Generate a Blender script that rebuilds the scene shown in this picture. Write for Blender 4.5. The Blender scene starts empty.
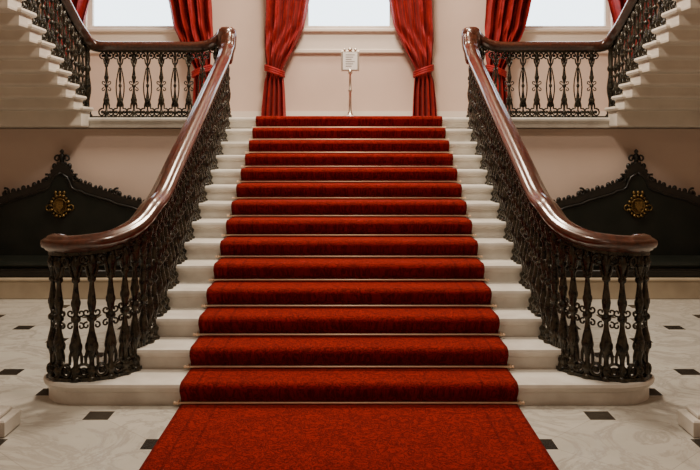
import bpy, math, bmesh
from mathutils import Vector, Matrix
from math import sin, cos, pi

scene = bpy.context.scene
F = 805.0; CH = 1.738
R = 0.145; T = 0.33; Y0 = 5.32; NR = 14
YT = Y0 + 13*T           # 9.61 top riser
ZL = NR*R                # 2.03 landing
YB = 11.85               # back wall face
XW = 5.25                # side wall
CW = 1.11                # carpet half width

# ------------------------------------------------------------ materials
def newmat(name):
    m = bpy.data.materials.new(name); m.use_nodes = True
    nt = m.node_tree
    return m, nt, nt.nodes['Principled BSDF']
def N(nt, typ, **kw):
    n = nt.nodes.new(typ)
    for k, v in kw.items(): setattr(n, k, v)
    return n
def math_(nt, op, a, b=None, c=None):
    n = N(nt, 'ShaderNodeMath', operation=op)
    for i, v in enumerate((a, b, c)):
        if v is None: continue
        if isinstance(v, (int, float)): n.inputs[i].default_value = v
        else: nt.links.new(v, n.inputs[i])
    return n.outputs[0]
def mix(nt, fac, a, b):
    n = N(nt, 'ShaderNodeMix', data_type='RGBA')
    if isinstance(fac, (int, float)): n.inputs[0].default_value = fac
    else: nt.links.new(fac, n.inputs[0])
    for i, v in ((6, a), (7, b)):
        if isinstance(v, tuple): n.inputs[i].default_value = (*v, 1)
        else: nt.links.new(v, n.inputs[i])
    return n.outputs[2]
def ramp(nt, src, p0, p1):
    n = N(nt, 'ShaderNodeMapRange'); n.inputs[1].default_value = p0; n.inputs[2].default_value = p1
    nt.links.new(src, n.inputs[0]); return n.outputs[0]
def noise(nt, vec, scale, detail=4, rough=.5, dist=0):
    n = N(nt, 'ShaderNodeTexNoise'); n.inputs['Scale'].default_value = scale
    n.inputs['Detail'].default_value = detail; n.inputs['Roughness'].default_value = rough
    n.inputs['Distortion'].default_value = dist
    nt.links.new(vec, n.inputs['Vector']); return n.outputs[0]
def geo(nt): return N(nt, 'ShaderNodeNewGeometry').outputs['Position']
def bump(nt, bs, h, strength, dist=.01):
    b = N(nt, 'ShaderNodeBump'); b.inputs['Strength'].default_value = strength
    b.inputs['Distance'].default_value = dist
    nt.links.new(h, b.inputs['Height']); nt.links.new(b.outputs[0], bs.inputs['Normal'])

def simple(name, col, rough=.5, metal=0, var=None, vscale=6, spec=None, bmp=0, bscale=60, coat=0):
    m, nt, bs = newmat(name)
    bs.inputs['Roughness'].default_value = rough; bs.inputs['Metallic'].default_value = metal
    if coat: bs.inputs['Coat Weight'].default_value = coat; bs.inputs['Coat Roughness'].default_value = .12
    if spec is not None: bs.inputs['Specular IOR Level'].default_value = spec
    g = geo(nt)
    if var:
        c = mix(nt, ramp(nt, noise(nt, g, vscale), .35, .65), col, var)
        nt.links.new(c, bs.inputs['Base Color'])
    else: bs.inputs['Base Color'].default_value = (*col, 1)
    if bmp: bump(nt, bs, noise(nt, g, bscale), bmp)
    return m

M_wall = simple('wall_paint', (.66, .51, .42), .75, var=(.62, .475, .39), vscale=1.5, bmp=.05, bscale=40)
M_trim = simple('cream_trim', (.74, .65, .56), .5)
M_stone = simple('white_marble', (.75, .71, .63), .35, var=(.60, .55, .48), vscale=5)
M_soffit = simple('painted_stone', (.74, .67, .57), .55, var=(.66, .59, .50), vscale=3)
M_ceil = simple('ceiling_plaster', (.6, .54, .46), .8)
M_bronze = simple('dark_bronze', (.010, .010, .008), .27, .45, var=(.058, .048, .030), vscale=26, bmp=.3, bscale=80)  # tan noise in the colour paints highlights onto the ironwork
M_brass = simple('brass', (.75, .52, .26), .3, 1)
M_silver = simple('champagne_metal', (.72, .64, .54), .35, 1)
M_rod = simple('satin_brass', (.86, .62, .42), .55, .35)
M_gold = simple('gilt', (.26, .16, .05), .45, .85, var=(.07, .045, .018), vscale=60)
M_benchwood = simple('ebonised_wood', (.006, .006, .005), .35, var=(.016, .013, .009), vscale=20, spec=.4)
M_leather = simple('dark_green_leather', (.007, .009, .006), .5, var=(.013, .014, .010), vscale=5, spec=.25)
M_plinth = simple('beige_stone', (.44, .36, .25), .5, var=(.36, .29, .20), vscale=4)
M_paper = simple('white_card', (.85, .83, .78), .6)
M_ink = simple('printed_ink', (.25, .22, .2), .6)

# mahogany
M_wood, nt, bs = newmat('polished_mahogany')
g = geo(nt)
mp = N(nt, 'ShaderNodeMapping'); mp.inputs['Scale'].default_value = (30, 4, 30)
nt.links.new(g, mp.inputs[0])
c = mix(nt, ramp(nt, noise(nt, mp.outputs[0], 1.2, 6), .3, .7), (.020, .0055, .003), (.085, .024, .012))
nt.links.new(c, bs.inputs['Base Color'])
bs.inputs['Roughness'].default_value = .28
bs.inputs['Coat Weight'].default_value = .9; bs.inputs['Coat Roughness'].default_value = .10
bs.inputs['Coat Tint'].default_value = (1, .88, .8, 1)

# carpet
M_carpet, nt, bs = newmat('red_damask_carpet')
g = geo(nt)
sep = N(nt, 'ShaderNodeSeparateXYZ'); nt.links.new(g, sep.inputs[0])
x, y, z = sep.outputs
yz = math_(nt, 'ADD', y, z)
cmb = N(nt, 'ShaderNodeCombineXYZ'); nt.links.new(x, cmb.inputs[0]); nt.links.new(yz, cmb.inputs[1])
n1 = noise(nt, cmb.outputs[0], 14, 3, .6, 2.6)
band = math_(nt, 'ABSOLUTE', math_(nt, 'SUBTRACT', n1, .5))
pat = ramp(nt, band, .015, .055)
fine = noise(nt, cmb.outputs[0], 130, 2)
red = mix(nt, pat, (.115, .005, .004), (.30, .0145, .0095))
red = mix(nt, math_(nt, 'MULTIPLY', ramp(nt, fine, .3, .7), .45), red, (.16, .007, .005))
ax = math_(nt, 'ABSOLUTE', x)
bd = math_(nt, 'ABSOLUTE', math_(nt, 'SUBTRACT', ax, .93))
line = math_(nt, 'LESS_THAN', math_(nt, 'ABSOLUTE', math_(nt, 'SUBTRACT', bd, .06)), .008)
line2 = math_(nt, 'GREATER_THAN', ax, 1.085)
allm = math_(nt, 'MULTIPLY', math_(nt, 'MAXIMUM', line, line2), .35)
red = mix(nt, allm, red, (.05, .003, .002))
nt.links.new(red, bs.inputs['Base Color'])
bs.inputs['Roughness'].default_value = 1; bs.inputs['Specular IOR Level'].default_value = .05
bs.inputs['Sheen Weight'].default_value = .10; bs.inputs['Sheen Tint'].default_value = (1, .28, .2, 1)
bump(nt, bs, math_(nt, 'ADD', fine, math_(nt, 'MULTIPLY', pat, .6)), .8, .01)

# curtain
M_curt, nt, bs = newmat('red_velvet_curtain')
g = geo(nt)
c = mix(nt, ramp(nt, noise(nt, g, 9, 4, .6, 1.2), .4, .62), (.20, .005, .006), (.31, .011, .011))
nt.links.new(c, bs.inputs['Base Color']); bs.inputs['Roughness'].default_value = .6
bs.inputs['Specular IOR Level'].default_value = .25
bs.inputs['Sheen Weight'].default_value = .1; bs.inputs['Sheen Tint'].default_value = (1, .3, .25, 1)

# floor
M_floor, nt, bs = newmat('marble_floor_with_black_insets')
g = geo(nt)
sep = N(nt, 'ShaderNodeSeparateXYZ'); nt.links.new(g, sep.inputs[0])
x, y, z = sep.outputs
A = .485
dx = math_(nt, 'SUBTRACT', math_(nt, 'ABSOLUTE', x), 1.105)
dy = math_(nt, 'SUBTRACT', y, 4.63)
u = math_(nt, 'DIVIDE', math_(nt, 'ADD', dx, dy), 2*A)
v = math_(nt, 'DIVIDE', math_(nt, 'SUBTRACT', dx, dy), 2*A)
fu = math_(nt, 'ABSOLUTE', math_(nt, 'SUBTRACT', u, math_(nt, 'ROUND', u)))
fv = math_(nt, 'ABSOLUTE', math_(nt, 'SUBTRACT', v, math_(nt, 'ROUND', v)))
inset = math_(nt, 'LESS_THAN', math_(nt, 'ADD', fu, fv), .165)
joint = math_(nt, 'LESS_THAN', math_(nt, 'MINIMUM', fu, fv), .0035)
joint = math_(nt, 'MULTIPLY', joint, .4)
# per-tile tint
cell = N(nt, 'ShaderNodeCombineXYZ')
nt.links.new(math_(nt, 'FLOOR', u), cell.inputs[0]); nt.links.new(math_(nt, 'FLOOR', v), cell.inputs[1])
wn = N(nt, 'ShaderNodeTexWhiteNoise', noise_dimensions='3D'); nt.links.new(cell.outputs[0], wn.inputs['Vector'])
vn = noise(nt, g, 1.7, 8, .7, 1.2)
vein = math_(nt, 'ABSOLUTE', math_(nt, 'SUBTRACT', vn, .5))
col = mix(nt, ramp(nt, vein, 0, .05), (.38, .35, .30), (.58, .55, .48))
col = mix(nt, math_(nt, 'MULTIPLY', ramp(nt, noise(nt, g, 4, 6, .6), .35, .7), .6), col, (.46, .43, .37))
col = mix(nt, math_(nt, 'MULTIPLY', wn.outputs['Value'], .45), col, (.42, .385, .325))
col = mix(nt, joint, col, (.22, .19, .16))
col = mix(nt, inset, col, (.022, .018, .014))
nt.links.new(col, bs.inputs['Base Color'])
bs.inputs['Roughness'].default_value = .22

# window glass
M_glass, nt, bs = newmat('window_glass')
out = nt.nodes['Material Output']
tr = N(nt, 'ShaderNodeBsdfTransparent'); gl = N(nt, 'ShaderNodeBsdfGlossy'); gl.inputs['Roughness'].default_value = .05
mx = N(nt, 'ShaderNodeMixShader'); mx.inputs[0].default_value = .04
nt.links.new(tr.outputs[0], mx.inputs[1]); nt.links.new(gl.outputs[0], mx.inputs[2]); nt.links.new(mx.outputs[0], out.inputs[0])

# ------------------------------------------------------------ mesh builder
class MB:
    def __init__(s): s.v = []; s.f = []; s.m = []; s.sm = []; s.mats = []
    def mi(s, mat):
        if mat not in s.mats: s.mats.append(mat)
        return s.mats.index(mat)
    def add(s, vs, fs, mat, smooth=False, M=None):
        o = len(s.v); k = s.mi(mat)
        for p in vs:
            p = Vector(p)
            if M is not None: p = M @ p
            s.v.append(p)
        for f in fs:
            s.f.append([i+o for i in f]); s.m.append(k); s.sm.append(smooth)
    def box(s, x0, x1, y0, y1, z0, z1, mat, b=0):
        x0, x1 = min(x0, x1), max(x0, x1)
        if b:
            o = [(x0+b, y0+b), (x1-b, y0+b), (x1-b, y1-b), (x0+b, y1-b)]
            s.prism(o, [(0, z0), (b, z0+b), (b, z1-b), (0, z1)], mat); return
        v = [(x0,y0,z0),(x1,y0,z0),(x1,y1,z0),(x0,y1,z0),(x0,y0,z1),(x1,y0,z1),(x1,y1,z1),(x0,y1,z1)]
        s.add(v, [(3,2,1,0),(4,5,6,7),(0,1,5,4),(1,2,6,5),(2,3,7,6),(3,0,4,7)], mat)
    def prism(s, outline, layers, mat, smooth=False):
        n = len(outline); pts = [Vector(p) for p in outline]; nor = []
        for i in range(n):
            a = pts[i-1]; b = pts[i]; c = pts[(i+1) % n]
            d1 = (b-a).normalized(); d2 = (c-b).normalized()
            n1 = Vector((d1.y, -d1.x)); n2 = Vector((d2.y, -d2.x))
            nn = (n1+n2); nn = nn/max(.3, nn.length_squared)*2
            nor.append(nn)
        vs = []; fs = []
        for off, zz in layers:
            for p, q in zip(pts, nor):
                w = p+q*off; vs.append((w.x, w.y, zz))
        L = len(layers)
        for l in range(L-1):
            for i in range(n):
                j = (i+1) % n
                fs.append((l*n+i, l*n+j, (l+1)*n+j, (l+1)*n+i))
        fs.append(tuple(range(n-1, -1, -1))); fs.append(tuple((L-1)*n+i for i in range(n)))
        s.add(vs, fs, mat, smooth)
    def lathe(s, prof, mat, seg=12, M=None):
        vs = []; fs = []
        for r, zz in prof:
            for i in range(seg):
                a = 2*pi*i/seg; vs.append((r*cos(a), r*sin(a), zz))
        L = len(prof)
        for l in range(L-1):
            for i in range(seg):
                j = (i+1) % seg
                fs.append((l*seg+i, l*seg+j, (l+1)*seg+j, (l+1)*seg+i))
        fs.append(tuple(range(seg-1, -1, -1))); fs.append(tuple((L-1)*seg+i for i in range(seg)))
        s.add(vs, fs, mat, True, M)
    def tube(s, pts, rad, mat, seg=6, M=None, ref=Vector((0, 1, 0)), flat=1):
        pts = [Vector(p) for p in pts]; n = len(pts); vs = []; fs = []
        for i, p in enumerate(pts):
            t = (pts[min(i+1, n-1)]-pts[max(i-1, 0)]).normalized()
            a = t.cross(ref)
            if a.length < 1e-3: a = t.cross(Vector((1, 0, .1)))
            a.normalize(); b = a.cross(t)
            r = rad(i/(n-1)) if callable(rad) else rad
            for k in range(seg):
                q = 2*pi*k/seg; vs.append(p+a*cos(q)*r+b*sin(q)*r*flat)
        for i in range(n-1):
            for k in range(seg):
                j = (k+1) % seg
                fs.append((i*seg+k, i*seg+j, (i+1)*seg+j, (i+1)*seg+k))
        fs.append(tuple(range(seg))); fs.append(tuple((n-1)*seg+k for k in range(seg-1, -1, -1)))
        s.add(vs, fs, mat, True, M)
    def ball(s, c, r, mat, seg=8, sc=(1, 1, 1)):
        prof = [(max(.0005, r*sin(pi*i/6)), -r*cos(pi*i/6)) for i in range(7)]
        s.lathe(prof, mat, seg, Matrix.Translation(c) @ Matrix.Diagonal((*sc, 1)))
    def sweep(s, path, prof, mat, smooth=True):
        n = len(path); vs = []; fs = []; m = len(prof); lastS = None
        for i, p in enumerate(path):
            t = (path[min(i+1, n-1)]-path[max(i-1, 0)]).normalized()
            S = t.cross(Vector((0, 0, 1)))
            if S.length < .05 and lastS: S = lastS
            S.normalize(); lastS = S; U = S.cross(t)
            for a, b in prof: vs.append(p+S*a+U*b)
        for i in range(n-1):
            for k in range(m):
                j = (k+1) % m
                fs.append((i*m+k, i*m+j, (i+1)*m+j, (i+1)*m+k))
        fs.append(tuple(range(m))); fs.append(tuple((n-1)*m+k for k in range(m-1, -1, -1)))
        s.add(vs, fs, mat, smooth)
    def obj(s, name, parent=None, mirror=False):
        me = bpy.data.meshes.new(name)
        vs = [(-p.x, p.y, p.z) if mirror else tuple(p) for p in s.v]
        me.from_pydata(vs, [], s.f)
        for m in s.mats: me.materials.append(m)
        me.polygons.foreach_set('material_index', s.m); me.polygons.foreach_set('use_smooth', s.sm)
        me.update()
        bm = bmesh.new(); bm.from_mesh(me); bmesh.ops.recalc_face_normals(bm, faces=bm.faces); bm.to_mesh(me); bm.free()
        o = bpy.data.objects.new(name, me); scene.collection.objects.link(o)
        if parent: o.parent = parent
        return o
def empty(name):
    o = bpy.data.objects.new(name, None); scene.collection.objects.link(o); return o
def catmull(P, n=8):
    P = [Vector(p) for p in P]; out = []
    for i in range(len(P)-1):
        a = P[max(i-1, 0)]; b = P[i]; c = P[i+1]; d = P[min(i+2, len(P)-1)]
        for k in range(n):
            t = k/n
            out.append(.5*((2*b)+(c-a)*t+(2*a-5*b+4*c-d)*t*t+(3*b-a-3*c+d)*t**3))
    out.append(P[-1]); return out

# ------------------------------------------------------------ room shell
YF = -4.0; ZC = 6.6
b = MB(); b.box(-XW-.2, XW+.2, YF-.2, YB+.3, -.15, 0, M_floor); b.obj('floor')
b = MB(); b.box(-XW-.2, XW+.2, YF-.2, YB+.3, ZC, ZC+.15, M_ceil); b.obj('ceiling')
b = MB(); b.box(-XW-.2, -XW, YF, YB+.25, 0, ZC, M_wall); b.obj('wall_left')
b = MB(); b.box(XW, XW+.2, YF, YB+.25, 0, ZC, M_wall); b.obj('wall_right')
b = MB(); b.box(-XW, XW, YF-.2, YF, 0, ZC, M_wall); b.obj('wall_front')
WX = [-3.2, 0, 3.2]; WH = .66; ZS = 3.40; ZTOP = 5.7
b = MB()
b.box(-XW, XW, YB, YB+.25, 0, ZS, M_wall); b.box(-XW, XW, YB, YB+.25, ZTOP, ZC, M_wall)
xs = [-XW]
for w in WX: xs += [w-WH, w+WH]
xs.append(XW)
for i in range(0, len(xs), 2): b.box(xs[i], xs[i+1], YB, YB+.25, ZS, ZTOP, M_wall)
b.obj('wall_back')
for i, w in enumerate(WX):
    b = MB()
    for s in (-1, 1):
        b.box(w+s*WH, w+s*(WH+.12), YB-.04, YB, ZS, ZTOP+.12, M_trim, .012)
        b.box(w+s*(WH-.06), w+s*WH, YB+.08, YB+.16, ZS, ZTOP, M_trim, .01)
    b.box(w-WH, w+WH, YB-.04, YB, ZTOP, ZTOP+.12, M_trim, .012)
    b.box(w-WH-.16, w+WH+.16, YB-.09, YB, ZS-.05, ZS, M_trim, .012)
    b.box(w-WH-.12, w+WH+.12, YB-.03, YB, ZS-.30, ZS-.05, M_trim)
    b.box(w-WH-.15, w+WH+.15, YB-.06, YB, ZS-.36, ZS-.30, M_trim, .012)
    b.box(w-WH, w+WH, YB+.07, YB+.17, ZS, ZS+.06, M_trim, .01)
    b.box(w-WH, w+WH, YB+.07, YB+.17, ZTOP-.06, ZTOP, M_trim, .01)
    b.box(w-WH, w+WH, YB+.08, YB+.15, 4.5, 4.56, M_trim, .01)
    b.box(w-WH, w+WH, YB+.11, YB+.116, ZS, ZTOP, M_glass)
    b.obj('window_%d' % (i+1))
b = MB(); b.box(-XW, XW, YB-.03, YB, ZL+.001, ZL+.16, M_trim); b.obj('baseboard_back')

for s, nm in ((-1, 'left'), (1, 'right')):
    b = MB(); b.box(s*1.58, s*XW, 9.72, 9.9, 0, ZL-.13, M_wall); b.obj('wall_landing_'+nm)
    b = MB(); b.box(s*1.60, s*XW, 9.68, 9.72, 0, .2, M_plinth); b.obj('baseboard_landing_'+nm)

# ------------------------------------------------------------ main staircase
b = MB()
SX = 1.53
nose = lambda zt, z0: [(0, z0), (0, zt-.062), (.012, zt-.055), (.014, zt-.045), (.030, zt-.040), (.036, zt-.022), (.030, zt-.004), (.022, zt)]
cx, cy, rr = -1.79, 5.60, .28
arcL = [(cx+rr*cos(a), cy+rr*sin(a)) for a in [pi/2+pi*i/20 for i in range(21)]]
arcR = [(-p[0], p[1]) for p in reversed(arcL)]
outline = arcL + arcR
b.prism(outline, nose(R, 0), M_stone)
for k in range(1, 13):
    y0 = Y0+k*T; y1 = y0+T+.001
    zt = (k+1)*R
    b.prism([(-SX, y0), (SX, y0), (SX, y1), (-SX, y1)], nose(zt, 0), M_stone)
b.box(-SX, SX, YT, YT+.3, 0, ZL-.125, M_stone)
b.obj('marble_staircase')
b = MB()
xl = XW-.045
b.prism([(-xl, YT), (xl, YT), (xl, YB-.045), (-xl, YB-.045)], [(0, ZL-.12), (0, ZL-.08), (.012, ZL-.07), (.015, ZL-.055), (.034, ZL-.045), (.04, ZL-.022), (.034, ZL-.004), (.02, ZL)], M_stone)
b.obj('landing_floor')

# carpet runner
b = MB()
prof = [(2.6, .002), (2.6, .016), (Y0-.06, .016), (Y0-.03, .018)]
for k in range(14):
    y = Y0+k*T; zt = (k+1)*R; z0 = k*R
    prof += [(y-.012, z0+.03), (y-.012, zt-.085), (y-.026, zt-.070)]
    for i in range(7):
        a = pi+(-pi/2)*(i/6)*1.0
        prof.append((y-.018+.044*cos(a), zt-.026+.044*sin(a)))
    if k < 13: prof += [(y+T-.05, zt+.014), (y+T-.022, zt+.016)]
prof.append((YB-.4, ZL+.014))
vs = []; fs = []
xsn = [-CW, -CW+.004, -CW+.02, 0, CW-.02, CW-.004, CW]; dz = [-.012, -.003, 0, 0, 0, -.003, -.012]
for (y, z) in prof:
    for xx, d in zip(xsn, dz): vs.append((xx, y-d*.6, max(z+d, .001)))
m = len(xsn)
for i in range(len(prof)-1):
    for k in range(m-1): fs.append((i*m+k, i*m+k+1, (i+1)*m+k+1, (i+1)*m+k))
b.add(vs, fs, M_carpet, True)
b.obj('red_stair_carpet')
b = MB()
for k in range(14):
    y = Y0+k*T-.042; z = k*R+.027
    b.tube([(-CW-.03, y, z), (CW+.03, y, z)], .0078, M_rod, 8, ref=Vector((0, 0, 1)))
    for s in (-1, 1):
        b.ball((s*(CW+.032), y, z), .011, M_rod)
        b.box(s*(CW+.006), s*(CW+.016), y-.008, y+.04, z-.009, z+.009, M_rod)
b.obj('brass_stair_rods')

# ------------------------------------------------------------ side flights
TS = .25; RS = .1215; NF = 17
def flight(mirror):
    b = MB(); n = NF
    for k in range(n):
        y1 = YT-k*TS; y0 = y1-TS-.05; zt = ZL+(k+1)*RS
        zb = zt-RS-.055 if k else ZL-.12
        b.prism([(-XW+.045, y0), (-3.10, y0), (-3.10, y1), (-XW+.045, y1)],
                [(-.03, zb), (-.004, zb+.012), (0, zb+.03), (0, zb+.055), (.004, zt-.062), (.010, zt-.05), (.030, zt-.045), (.040, zt-.025), (.034, zt-.004), (.02, zt)] , M_soffit)
    zt = ZL+n*RS; yy = YT-n*TS
    b.box(-XW+.045, -3.10, YF+.01, yy, zt-.22, zt, M_soffit, .02)
    return b.obj('side_staircase', mirror=mirror)
flight(False); flight(True)

# ------------------------------------------------------------ balustrades
def spiral(c, r0, r1, a0, a1, n=14):
    return [(c[0]+(r0+(r1-r0)*i/n)*cos(a0+(a1-a0)*i/n), 0, c[1]+(r0+(r1-r0)*i/n)*sin(a0+(a1-a0)*i/n)) for i in range(n+1)]
def baluster(b, base, h, ang, kind='plain', w=1.0, sw=1.0):
    M = Matrix.Translation(base) @ Matrix.Rotation(ang, 4, 'Z')
    P = [(.036, 0), (.038, .018), (.026, .03), (.02, .05), (.030, .07), (.031, .09), (.014, .115), (.013, .16),
         (.020, .20), (.029, .25), (.031, .285), (.026, .33), (.017, .38), (.013, .42), (.013, .455), (.025, .47), (.027, .485), (.025, .50), (.013, .515),
         (.013, .53), (.020, .56), (.023, .60), (.020, .66), (.014, .72), (.012, .765), (.022, .78), (.022, .80), (.013, .815), (.013, .84), (.024, .89), (.030, .93), (.02, .95), (.02, 1)]
    b.lathe([(r*w, z*h) for r, z in P], M_bronze, 10, M)
    for s in (-1, 1):
        pts = [(s*p[0]*sw, p[1], p[2]) for p in ([(.010, 0, .27*h), (.022, 0, .25*h), (.036, 0, .19*h)] + spiral((.054, .062), .052, .012, 1.9, -6.0))]
        pts = [(p[0], p[1], max(p[2], .011)) for p in pts]
        b.tube(pts, lambda t: .0115-.003*t, M_bronze, 6, M, flat=1.6)
        b.ball(M @ Vector((s*.054*sw, 0, .062)), .016, M_bronze, 6)
        pts = [(s*p[0]*sw, p[1], p[2]) for p in ([(.010, 0, .80*h), (.024, 0, .825*h)] + spiral((.050, h-.045), .042, .010, -1.9, 6.0))]
        b.tube(pts, lambda t: .0105-.003*t, M_bronze, 6, M, flat=1.6)
        b.ball(M @ Vector((s*.050*sw, 0, h-.045)), .013, M_bronze, 6)
        if kind == 'leafy':
            for zz, L_, up in ((.30, .042, 1), (.52, .032, -1), (.60, .036, 1)):
                pts = [(s*(.010+L_*t*1.1), 0, h*zz+up*(.075*t-.055*t*t*t*1.4)) for t in (0, .25, .5, .75, 1, 1.12)]
                b.tube(pts, lambda t: .006+.010*sin(pi*min(1, t*.9+.08)), M_bronze, 6, M, flat=.6)
        if kind == 'curl':
            # small volutes springing from the mid ring
            for sgn, z0 in ((1, .49), (-1, .47)):
                sp = spiral((.034, z0*h+sgn*.035), .024, .007, -pi/2*sgn-.3*sgn, sgn*3.8, 10)
                b.tube([(s*p[0], 0, p[2]) for p in sp], .0065, M_bronze, 6, M, flat=1.5)
        if kind == 'lyre':
            pts = [(s*(.014+.034*sin(pi*t)**1.2), 0, h*(.16+.60*t)) for t in [i/10 for i in range(11)]]
            b.tube(pts, .0078, M_bronze, 6, M, flat=1.3)
    for q in range(6):
        a = q*pi/3
        b.ball(M @ Vector((.027*w*cos(a), .027*w*sin(a), .265*h)), .011, M_bronze, 5, (1, 1, 2.6))
        if kind != 'lyre': b.ball(M @ Vector((.019*w*cos(a+.5), .019*w*sin(a+.5), .61*h)), .009, M_bronze, 5, (1, 1, 2.8))

RX = 1.43
def rail_nose(y): return (y-Y0)/T*R+R
RH = .86
P = [(-2.02, 5.52, 1.05), (-1.995, 5.43, 1.05), (-1.90, 5.37, 1.052), (-1.77, 5.37, 1.058), (-1.64, 5.42, 1.075), (-1.54, 5.53, 1.11), (-1.475, 5.68, 1.17), (-1.44, 5.86, 1.26)]
for y in (6.1, 6.5, 7, 7.5, 8, 8.5, 8.9, 9.15): P.append((-RX, y, rail_nose(y)+RH-.02))
P += [(-RX, 9.34, 2.785), (-RX, 9.47, 2.86), (-RX-.005, 9.56, 2.97), (-RX-.02, 9.63, 3.035), (-RX-.09, 9.68, 3.035), (-RX-.17, 9.69, 2.96), (-RX-.28, 9.69, 2.905), (-RX-.42, 9.69, 2.885)]
for xx in (-2.1, -2.4, -2.7, -2.92): P.append((xx, 9.69, 2.885))
P += [(-3.05, 9.68, 2.90), (-3.13, 9.62, 2.95), (-3.16, 9.52, 3.02)]
def fl_z(y): return ZL+(YT-y)/TS*RS+RS+.81
for y in (9.3, 9.0, 8.5, 8, 7.5, 7, 6.5, 6, 5.5): P.append((-3.17, y, fl_z(y)))
path = catmull(P, 8)
prof = [(-.026, -.055), (-.036, -.043), (-.050, -.038), (-.056, -.026), (-.074, -.018), (-.082, .004), (-.078, .024), (-.058, .036), (-.044, .042), (-.036, .054), (0, .062)]
prof = prof + [(-a, c) for a, c in reversed(prof[:-1])]
prof_under = [(-.030, -.072), (.030, -.072), (.030, -.05), (-.030, -.05)]
newel = [(.06, 0), (.062, .03), (.045, .05), (.05, .09), (.028, .13), (.026, .2), (.045, .3), (.048, .36), (.03, .5), (.026, .55), (.042, .57), (.042, .6), (.028, .63), (.034, .72), (.028, .80), (.045, .84), (.045, .86)]
def build_bal(mirror):
    e = empty('stair_balustrade')
    r = MB(); r.sweep(path, prof, M_wood)
    r.lathe([(.03, 2.66), (.06, 2.68), (.075, 2.72), (.085, 2.80), (.105, 2.86), (.115, 2.95), (.118, 3.03), (.105, 3.085), (.07, 3.11), (.02, 3.12)], M_wood, 20, Matrix.Translation((-RX-.035, 9.655, 0)))
    r.lathe([(.02, .985), (.06, .99), (.085, 1.01), (.088, 1.05), (.07, 1.09), (.04, 1.105), (.002, 1.112)], M_wood, 20, Matrix.Translation((-1.985, 5.50, 0)))
    r.obj('handrail', e, mirror)
    b = MB(); b.sweep(path, prof_under, M_bronze, False)
    L = [0]
    for i in range(1, len(path)): L.append(L[-1]+(path[i]-path[i-1]).length)
    d = .05; iend = 8*7-2
    while True:
        i = min(range(len(L)), key=lambda q: abs(L[q]-d))
        if i > iend: break
        p = path[i]; t = path[i+1]-path[max(i-1, 0)]
        baluster(b, (p.x, p.y, R), p.z-.06-R, math.atan2(t.y, t.x), 'curl', 1.25, 1.05)
        d += .116
    base = [Vector((p.x, p.y, R+.012)) for p in path[:iend]]
    b.sweep(base, [(-.03, -.012), (.03, -.012), (.03, .012), (-.03, .012)], M_bronze, False)
    for k in range(1, 13):
        for o in (.05, .16, .27):
            y = Y0+k*T+o
            if y > 9.5 or y < 5.72: continue
            near = min((p for p in path[:140]), key=lambda q: abs(q.y-y) + (9 if q.z < 1.12 else 0))
            baluster(b, (near.x, y, (k+1)*R), near.z-.06-(k+1)*R, pi/2, 'leafy', 1.2)
    b.lathe([(r_, z_) for r_, z_ in newel[:-2]]+[(.03, .80), (.03, .83)], M_bronze, 14, Matrix.Translation((-RX-.035, 9.655, ZL))@Matrix.Diagonal((1, 1, .8, 1)))
    x = -RX-.17; i = 0
    while x > -3.08:
        zr = min((p for p in path[130:240]), key=lambda q: abs(q.x-x)+abs(q.y-9.69)).z
        if i % 2: baluster(b, (x, 9.69, ZL), zr-.06-ZL, 0, 'lyre', .75, .95)
        else: baluster(b, (x, 9.69, ZL), zr-.06-ZL, 0, 'curl', 1.0, .95)
        x -= .165; i += 1
    b.box(-3.15, -RX-.1, 9.67, 9.71, ZL+.0, ZL+.02, M_bronze)
    b.lathe(newel, M_bronze, 12, Matrix.Translation((-3.14, 9.66, ZL)))
    for k in range(NF-1):
        for o in (.03, .155):
            y = YT-k*TS-o; zt = ZL+(k+1)*RS
            h = fl_z(y)-.06-zt
            if y > 9.45: h = min(h, 3.0-zt-.06)
            if y < 5.55: continue
            baluster(b, (-3.17, y, zt), h, pi/2, 'plain', 1.0)
    b.obj('balusters', e, mirror)
build_bal(False); build_bal(True)

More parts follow.
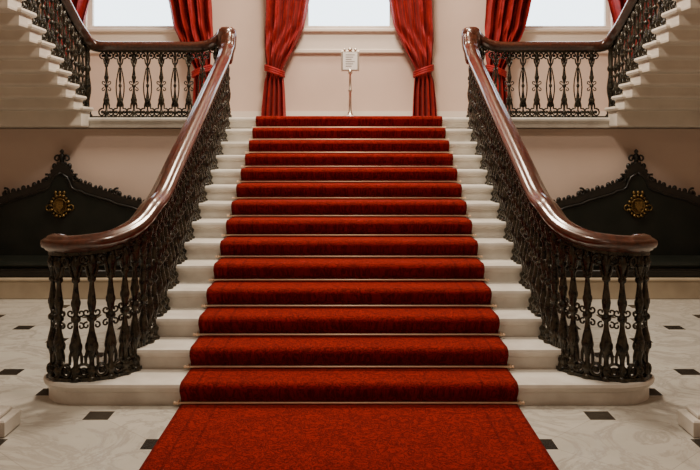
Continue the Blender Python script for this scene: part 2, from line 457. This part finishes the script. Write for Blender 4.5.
# ------------------------------------------------------------ benches
def bench(mirror):
    b = MB(); bx = -3.42; yb = 9.62
    half = [(0, 1.50), (.045, 1.47), (.09, 1.44), (.12, 1.38), (.15, 1.30), (.20, 1.262), (.28, 1.25), (.33, 1.215), (.43, 1.185), (.55, 1.15), (.66, 1.12), (.75, 1.075), (.86, 1.05), (.98, 1.02), (1.06, .985), (1.12, .93), (1.15, .86), (1.13, .80), (1.16, .74), (1.16, .30)]
    pts = [(bx+a, z) for a, z in half] + [(bx-a, z) for a, z in reversed(half[1:])]
    def slab(pts, y0, y1, mat):
        n = len(pts)
        vs = [(p[0], y0, p[1]) for p in pts]+[(p[0], y1, p[1]) for p in pts]
        b.add(vs, [tuple(range(n)), tuple(range(2*n-1, n-1, -1))]+[(i, (i+1) % n, n+(i+1) % n, n+i) for i in range(n)], mat)
    slab(pts, yb-.06, yb, M_benchwood)
    inner = [(bx+(p[0]-bx)*.88, .34+(p[1]-.30)*.86) for p in pts]
    slab(inner, yb-.085, yb-.055, M_leather)
    ip = [Vector((p[0], yb-.085, p[1])) for p in inner]
    b.tube(ip+[ip[0]], .014, M_benchwood, 6)
    top = catmull([(p[0], yb-.03, p[1]) for p in pts[:17]], 4)
    for s in (1, -1):
        last = None; j = 0
        for p in top:
            q = Vector((bx+s*(p.x-bx), p.y, p.z))
            if last is None or (q-last).length > .05:
                j += 1
                b.ball(q+Vector((0, 0, .010)), .031 if j % 2 else .02, M_benchwood, 6, (1, .9, 1.2))
                last = q
        for (sxx, szz, rr_) in ((.17, 1.30, .055), (.66, 1.14, .05), (1.11, .95, .06)):
            sp = spiral((0, 0), rr_, .008, 1.2, 8.5, 18)
            b.tube([(bx+s*(sxx+p[0]), yb-.05, szz+p[2]) for p in sp], .014, M_benchwood, 6)
    b.lathe([(.03, 0), (.035, .02), (.018, .04), (.035, .07), (.05, .09), (.03, .12), (.015, .135), (.028, .15), (.02, .17), (.002, .185)], M_benchwood, 10, Matrix.Translation((bx, yb-.03, 1.47)))
    for s in (-1, 1):
        sp = spiral((0, 0), .045, .008, 2.6, -4, 14)
        b.tube([(bx+s*(.055+p[0]), yb-.03, 1.54+p[2]) for p in sp], .012, M_benchwood, 6)
    cz = .98
    prof = [(.002, 0), (.05, 0), (.075, .006), (.085, .012), (.09, .004), (.09, -.004)]
    b.lathe([(r, z) for r, z in reversed(prof)], M_gold, 20, Matrix.Translation((bx, yb-.095, cz)) @ Matrix.Rotation(pi/2, 4, 'X') @ Matrix.Diagonal((.95, 1.1, 1.5, 1)))
    for q in range(16):
        a = 2*pi*q/16
        b.ball((bx+.105*cos(a), yb-.1, cz+.125*sin(a)), .017+.006*(q % 2), M_gold, 6, (1.2, 1, 1))
    slab([(bx-.045, cz+.055), (bx+.045, cz+.055), (bx+.045, cz-.01), (bx, cz-.07), (bx-.045, cz-.01)], yb-.125, yb-.1, M_gold)
    for a in (-.05, 0, .05): b.ball((bx+a, yb-.1, cz+.155), .02, M_gold, 6, (1, 1, 1.4))
    for s in (-1, 1):
        sp = spiral((0, 0), .05, .01, 2.2, -3, 12)
        b.tube([(bx+s*(.13+p[0]), yb-.1, cz-.03+p[2]) for p in sp], .009, M_gold, 6)
    x0, x1 = bx-1.24, bx+1.24
    b.box(x0, x1, 8.96, yb-.0, .23, .335, M_benchwood, .012)
    b.box(x0+.03, x1-.03, 8.95, yb-.06, .335, .395, M_leather, .025)
    b.tube([(x0, 8.95, .30), (x1, 8.95, .30)], .012, M_benchwood, 6, ref=Vector((0, 0, 1)))
    for s in (-1, 1):
        ax = bx+s*1.20
        b.box(ax-.035, ax+.035, 9.0, yb, .3, .56, M_benchwood, .01)
        b.tube([(ax, yb-.02, .70), (ax, 9.35, .64), (ax, 9.12, .60), (ax, 9.0, .60), (ax, 8.96, .56), (ax, 8.99, .53)], .038, M_benchwood, 8, ref=Vector((1, 0, 0)))
    b.box(x0-.04, x1+.04, 8.9, yb, 0, .20, M_plinth, .008)
    b.box(x0-.06, x1+.06, 8.88, yb, .20, .23, M_plinth, .008)
    return b.obj('carved_hall_bench', mirror=mirror)
bench(False); bench(True)

# ------------------------------------------------------------ curtains
keys = [(5.6, .0, 1.21), (4.9, .05, 1.2), (4.4, .18, 1.2), (3.95, .50, 1.205), (3.78, .575, 1.205), (3.60, .61, 1.215), (3.40, .65, 1.225), (3.2, .74, 1.23), (3.02, .84, 1.215), (2.90, .90, 1.205), (2.80, .95, 1.195), (2.72, .955, 1.195), (2.62, .94, 1.23), (2.5, .93, 1.245), (2.3, .92, 1.265), (2.05, .91, 1.28)]
def curtain(wx, s, idx):
    b = MB(); nu = 110; nv = 90
    zt, zb = 5.6, ZL+.012
    vs = []; fs = []
    for j in range(nv+1):
        z = zt+(zb-zt)*j/nv
        q = 0
        for q in range(len(keys)-1):
            if keys[q][0] >= z >= keys[q+1][0]: break
        t = max(0, min(1, (keys[q][0]-z)/(keys[q][0]-keys[q+1][0])))
        a = keys[q][1]+(keys[q+1][1]-keys[q][1])*t; o = keys[q][2]+(keys[q+1][2]-keys[q][2])*t
        wdt = o-a
        amp = .055+.035*min(1, wdt/.6)
        if abs(z-2.75) < .2: amp *= .5+.5*abs(z-2.75)/.2
        for i in range(nu+1):
            u = i/nu
            ph = .6*sin(z*1.7+idx)+u*.9*sin(z*1.9+idx)
            s1 = sin(2*pi*4.6*u+ph+idx)
            s1 = math.copysign(abs(s1)**.7, s1)
            g_ = math.exp(-((z-3.15)/.3)**2)
            s2 = sin(2*pi*(3.0*u+2.2*(z-2.8))+idx)
            yy = YB-.20+amp*(s1*(1-.45*g_)+.6*g_*s2+.32*sin(2*pi*10.3*u+ph*2+idx*2))
            bl = math.exp(-((z-3.00)/.16)**2)*.07
            yy -= (.04+bl)*sin(pi*u)
            vs.append((wx+s*(a+wdt*u), yy, z))
    for j in range(nv):
        for i in range(nu):
            fs.append((j*(nu+1)+i, j*(nu+1)+i+1, (j+1)*(nu+1)+i+1, (j+1)*(nu+1)+i))
    b.add(vs, fs, M_curt, True)
    ring = []
    for i in range(25):
        a = 2*pi*i/24
        ring.append((wx+s*(1.075+.135*cos(a)), YB-.22+.12*sin(a), 2.76+.05*cos(a)))
    for dz in (-.03, 0, .03):
        b.tube([(p[0], p[1], p[2]+dz) for p in ring], .019, M_curt, 8, ref=Vector((0, 0, 1)))
    return b.obj('red_curtain')
i = 0
for w in WX:
    for s in (-1, 1):
        curtain(w, s, i*1.3); i += 1
b = MB()
for w in WX:
    b.tube([(w-1.3, YB-.17, 5.66), (w+1.3, YB-.17, 5.66)], .03, M_brass, 10, ref=Vector((0, 0, 1)))
    for s in (-1, 1):
        b.ball((w+s*1.32, YB-.17, 5.66), .05, M_brass)
        b.box(w+s*1.2-.015, w+s*1.2+.015, YB-.17, YB, 5.64, 5.68, M_brass)
b.obj('curtain_rods')

# ------------------------------------------------------------ sign stand
b = MB(); sx, sy = .015, 10.7
b.lathe([(.13, 0), (.13, .015), (.1, .03), (.04, .05), (.028, .08), (.02, .12), (.018, .35), (.028, .37), (.018, .39), (.015, .58), (.03, .60), (.03, .63), (.012, .67)], M_silver, 16, Matrix.Translation((sx, sy, ZL+.0195)))
b.box(sx-.12, sx+.12, sy-.012, sy+.012, 2.68, 2.95, M_silver, .006)
b.box(sx-.095, sx+.095, sy-.016, sy-.012, 2.70, 2.93, M_paper)
for k in range(6):
    b.box(sx-.06, sx+.06-.02*(k % 3), sy-.018, sy-.016, 2.89-k*.03, 2.90-k*.03, M_ink)
for a, r_ in ((-.07, .018), (0, .028), (.07, .018)): b.ball((sx+a, sy, 2.965), r_, M_silver)
b.obj('sign_stand')

for s in (-1, 1):
    b = MB()
    b.box(s*2.02, s*2.75, 4.72, 4.95, 0, .10, M_stone, .01)
    b.box(s*2.06, s*2.70, 4.75, 4.92, .10, .13, M_stone, .008)
    b.obj('marble_plinth_block')

# ------------------------------------------------------------ lights
def area(name, loc, size, power, col, rot=(0, 0, 0), sy=None):
    l = bpy.data.lights.new(name, 'AREA'); l.energy = power; l.size = size; l.color = col
    if sy: l.shape = 'RECTANGLE'; l.size_y = sy
    o = bpy.data.objects.new(name, l); o.location = loc; o.rotation_euler = rot
    scene.collection.objects.link(o); return o
warm = (1, .86, .70)
area('ceiling_light_stair', (0, 8.0, 6.4), 1.0, 400, warm)
area('ceiling_light_landing', (0, 10.4, 6.4), 1.6, 150, warm, sy=.8)
area('fill_light_hall', (0, 4.6, 6.4), 1.0, 165, warm)  # unseen lamp, added as fill from in front of the stairs
area('fill_light_entrance', (0, -1.0, 6.4), 1.6, 40, warm)  # weak fill added behind the camera, not a known fixture

w = bpy.data.worlds.new('daylight'); scene.world = w; w.use_nodes = True
bg = w.node_tree.nodes['Background']; bg.inputs[0].default_value = (.80, .92, 1, 1); bg.inputs[1].default_value = 5

cam = bpy.data.cameras.new('camera'); cam.lens = 36*F/700; cam.sensor_width = 36
cam.shift_x = .0014; cam.shift_y = -93/700
co = bpy.data.objects.new('camera', cam); co.location = (0, 0, CH); co.rotation_euler = (pi/2, 0, 0)
scene.collection.objects.link(co); scene.camera = co
